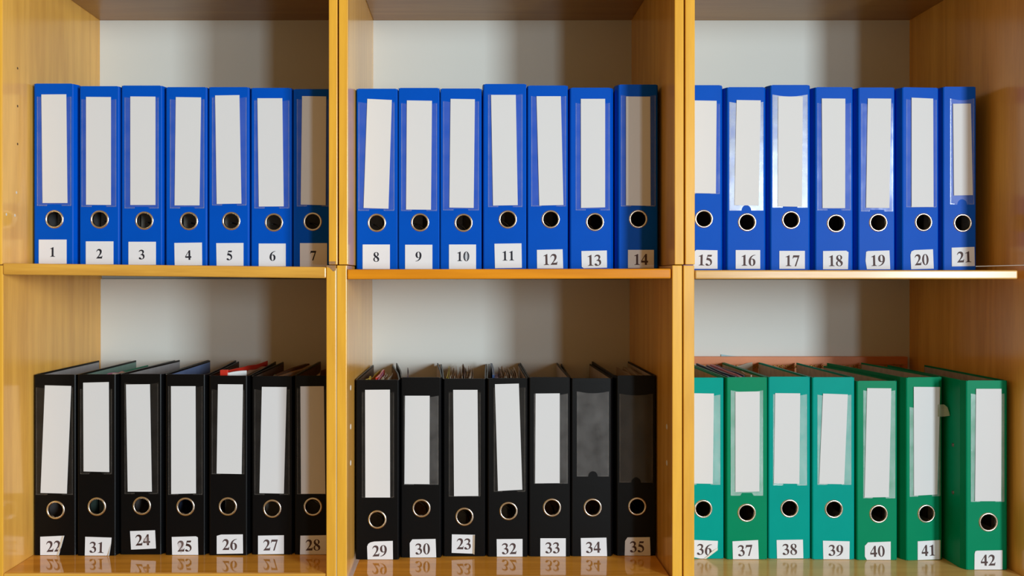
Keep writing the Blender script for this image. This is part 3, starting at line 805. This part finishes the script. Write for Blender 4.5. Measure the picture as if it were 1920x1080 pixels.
for key, rows in DATA.items():
    ox, oy, s = CROPS[key]
    U = lambda p: (p[0] / s + ox, p[1] / s + oy)
    bots = [F * (-ROW_Z[key]) / (r[8]['bot'] / s + oy - VY) if key[0] == 'l' else 1.6 for r in rows]
    faces = [(r[1][0] / s + ox, r[1][1] / s + ox) for r in rows]
    for i, (num, face, top, card, hole, stick, nc, pocket, ex) in enumerate(rows):
        mat, grp, flm, seam = STYLE[key]
        mat = ex.get('mat', mat)
        zb = ROW_Z[key]
        if key[0] == 'l':
            Yb = F * (-zb) / (ex['bot'] / s + oy - VY)
        else:
            Yb = 1.6
        mm = Yb / F
        if key == 'ul':
            xc = (sum(faces[i]) / 2 - VX) * mm
            t = (xc - fx(5)) / (fx(611.6) - fx(5))
            zb = fz(493.5) + (fz(500.5) - fz(493.5)) * t + .0006
        bl = .0035 if i == 0 else min(.0065, ((faces[i][0] - VX) * bots[i] - (faces[i - 1][1] - VX) * bots[i - 1]) / F / 2 - .0004)
        br = .0035 if i == len(rows) - 1 else min(.0065, ((faces[i + 1][0] - VX) * bots[i + 1] - (faces[i][1] - VX) * bots[i]) / F / 2 - .0004)
        if num in (14, 7, 35): br = .0045
        if num == 42: bl = .0065
        if num == 19: br -= .002
        colour = {'blue': 'blue', 'black': 'black', 'teal': 'teal green', 'green': 'dark green'}[mat]
        if num in NOTE:
            lab = '%s lever arch binder numbered %s %s' % (colour, word(num), NOTE[num])
        else:
            order = [r[0] for r in rows]
            nb = [word(order[j]) for j in (i - 1, i + 1) if 0 <= j < len(order)]
            lab = '%s lever arch binder numbered %s %s' % (colour, word(num), ('between binders %s and %s' % tuple(nb)) if len(nb) == 2 else 'next to binder %s' % nb[0])
        d = dict(num=num, face=faces[i], top=top / s + oy, zb=zb, Yb=Yb, bev=(bl, br), hole=U(hole), sticker=[U(p) for p in stick], nc=U(nc),
                 nh=18.0 if num <= 11 else 20.6, ink='ink' if num <= 11 else ex.get('ink', 'ink_brown'), label=lab, group=grp, mat=mat,
                 pocket=(pocket[0] / s + ox, pocket[1] / s + ox, pocket[2] / s + oy, pocket[3] / s + oy),
                 film=ex.get('film', flm), seam=seam, notch=ex.get('notch', 'flat'), lining=ex.get('lining', 'lin_grey'),
                 splay=ex.get('splay', (0, -.040) if num == 19 else (0, 0)), yaw=math.radians(ex.get('yaw', 0)), pages=ex.get('pages', True),
                 sheets=ex.get('sheets', ()), rivets=ex.get('rivets'))
        if card: d['card'] = [U(p) for p in card]
        if ex.get('curl'): d['curl'] = [(*U(p[:2]), p[2]) for p in ex['curl']]
        make_binder(d)

# ------------------------------------------------------------------ things behind the green binders
zf = -.490
AY0, AY1 = 1.8835, 1.8965
ax0, ax1 = .42, (1702 - VX) * AY0 / F
az = (VY - 669) * AY0 / F - zf
al = thing('photo_album', 'terracotta album with gold ornament standing behind the green binders', 'album', ((ax0 + ax1) / 2, AY0, zf))
hw = (ax1 - ax0) / 2
box('album_body', (-hw, hw, .002, AY1 - AY0, .0005, az), M['album'], al, .0015)
# raised border strips of the cover
box('cover_border', (-hw, hw, 0, .002, az - .016, az), M['album'], al, .0006)
box('cover_border', (hw - .012, hw, 0, .002, .0005, az - .016), M['album'], al, .0006)
box('cover_border', (-hw, -hw + .012, 0, .002, .0005, az - .016), M['album'], al, .0006)
bm = bmesh.new()
xx = -hw + .014
kk = 0
while xx < hw - .07:
    for zz in (az - .0185, az - .0225):
        bmesh.ops.create_uvsphere(bm, u_segments=8, v_segments=5, radius=.0018, matrix=Matrix.Translation((xx, .0012, zz)) @ Matrix.Diagonal((2.0, .8, .8, 1)))
    if kk % 2 == 0:
        bmesh.ops.create_uvsphere(bm, u_segments=8, v_segments=5, radius=.0017, matrix=Matrix.Translation((xx + .004, .001, az - .0205)))
    xx += .0085; kk += 1
obj('braided_trim', bm, M['gold'], al, True)
bm = bmesh.new()
cx0 = hw - .046
for k in range(5):
    c0 = Vector((cx0 + k * .0085, -.0006, az - .0175 - .001 * (k % 2)))
    pts = [c0 + Vector((.0012 * (1 + a / 3) * math.cos(a + k), 0, .0011 * (1 + a / 3) * math.sin(a + k))) for a in [q * .55 for q in range(12)]]
    tube(bm, pts, .0007, 5)
tube(bm, [(cx0 - .004, -.0006, az - .019), (cx0 + .01, -.0006, az - .0215), (cx0 + .022, -.0006, az - .019), (cx0 + .036, -.0006, az - .0225)], .0008, 5)
obj('scroll_ornament', bm, M['gold'], al, True)

# loose curled sheet standing between the binders and the album
Y_ = 1.8805
bm = bmesh.new()
X = lambda px: (px - VX) * Y_ / F
Z = lambda py: (VY - py) * Y_ / F
x0, x1 = X(1300), X(1411)
top = []
for q in range(13):
    u = q / 12
    px = 1300 + 111 * u
    py = 681 + 11 * math.sin(math.pi * min(1, u * 1.05)) - 2 * u
    top.append((X(px), Z(py)))
plate(bm, [[(x0, zf + .0006)] + [(x1 + .002, zf + .0006)] + top[::-1]], Y_, Y_ + .0005)
tag(obj('loose_paper', bm, M['c_beige']), 'loose beige paper sheet standing between green binders and terracotta album', 'paper')

Y_ = 1.8972
bm = bmesh.new()
plate(bm, [[(X(1352), zf + .0006), (X(1470), zf + .0006), (X(1470), Z(678)), (X(1366), Z(666.5)), (X(1352), Z(664.5))]], Y_, Y_ + .0007)
tag(obj('blue_card', bm, M['c_lightblue']), 'light blue card corner peeking above the terracotta album', 'card')
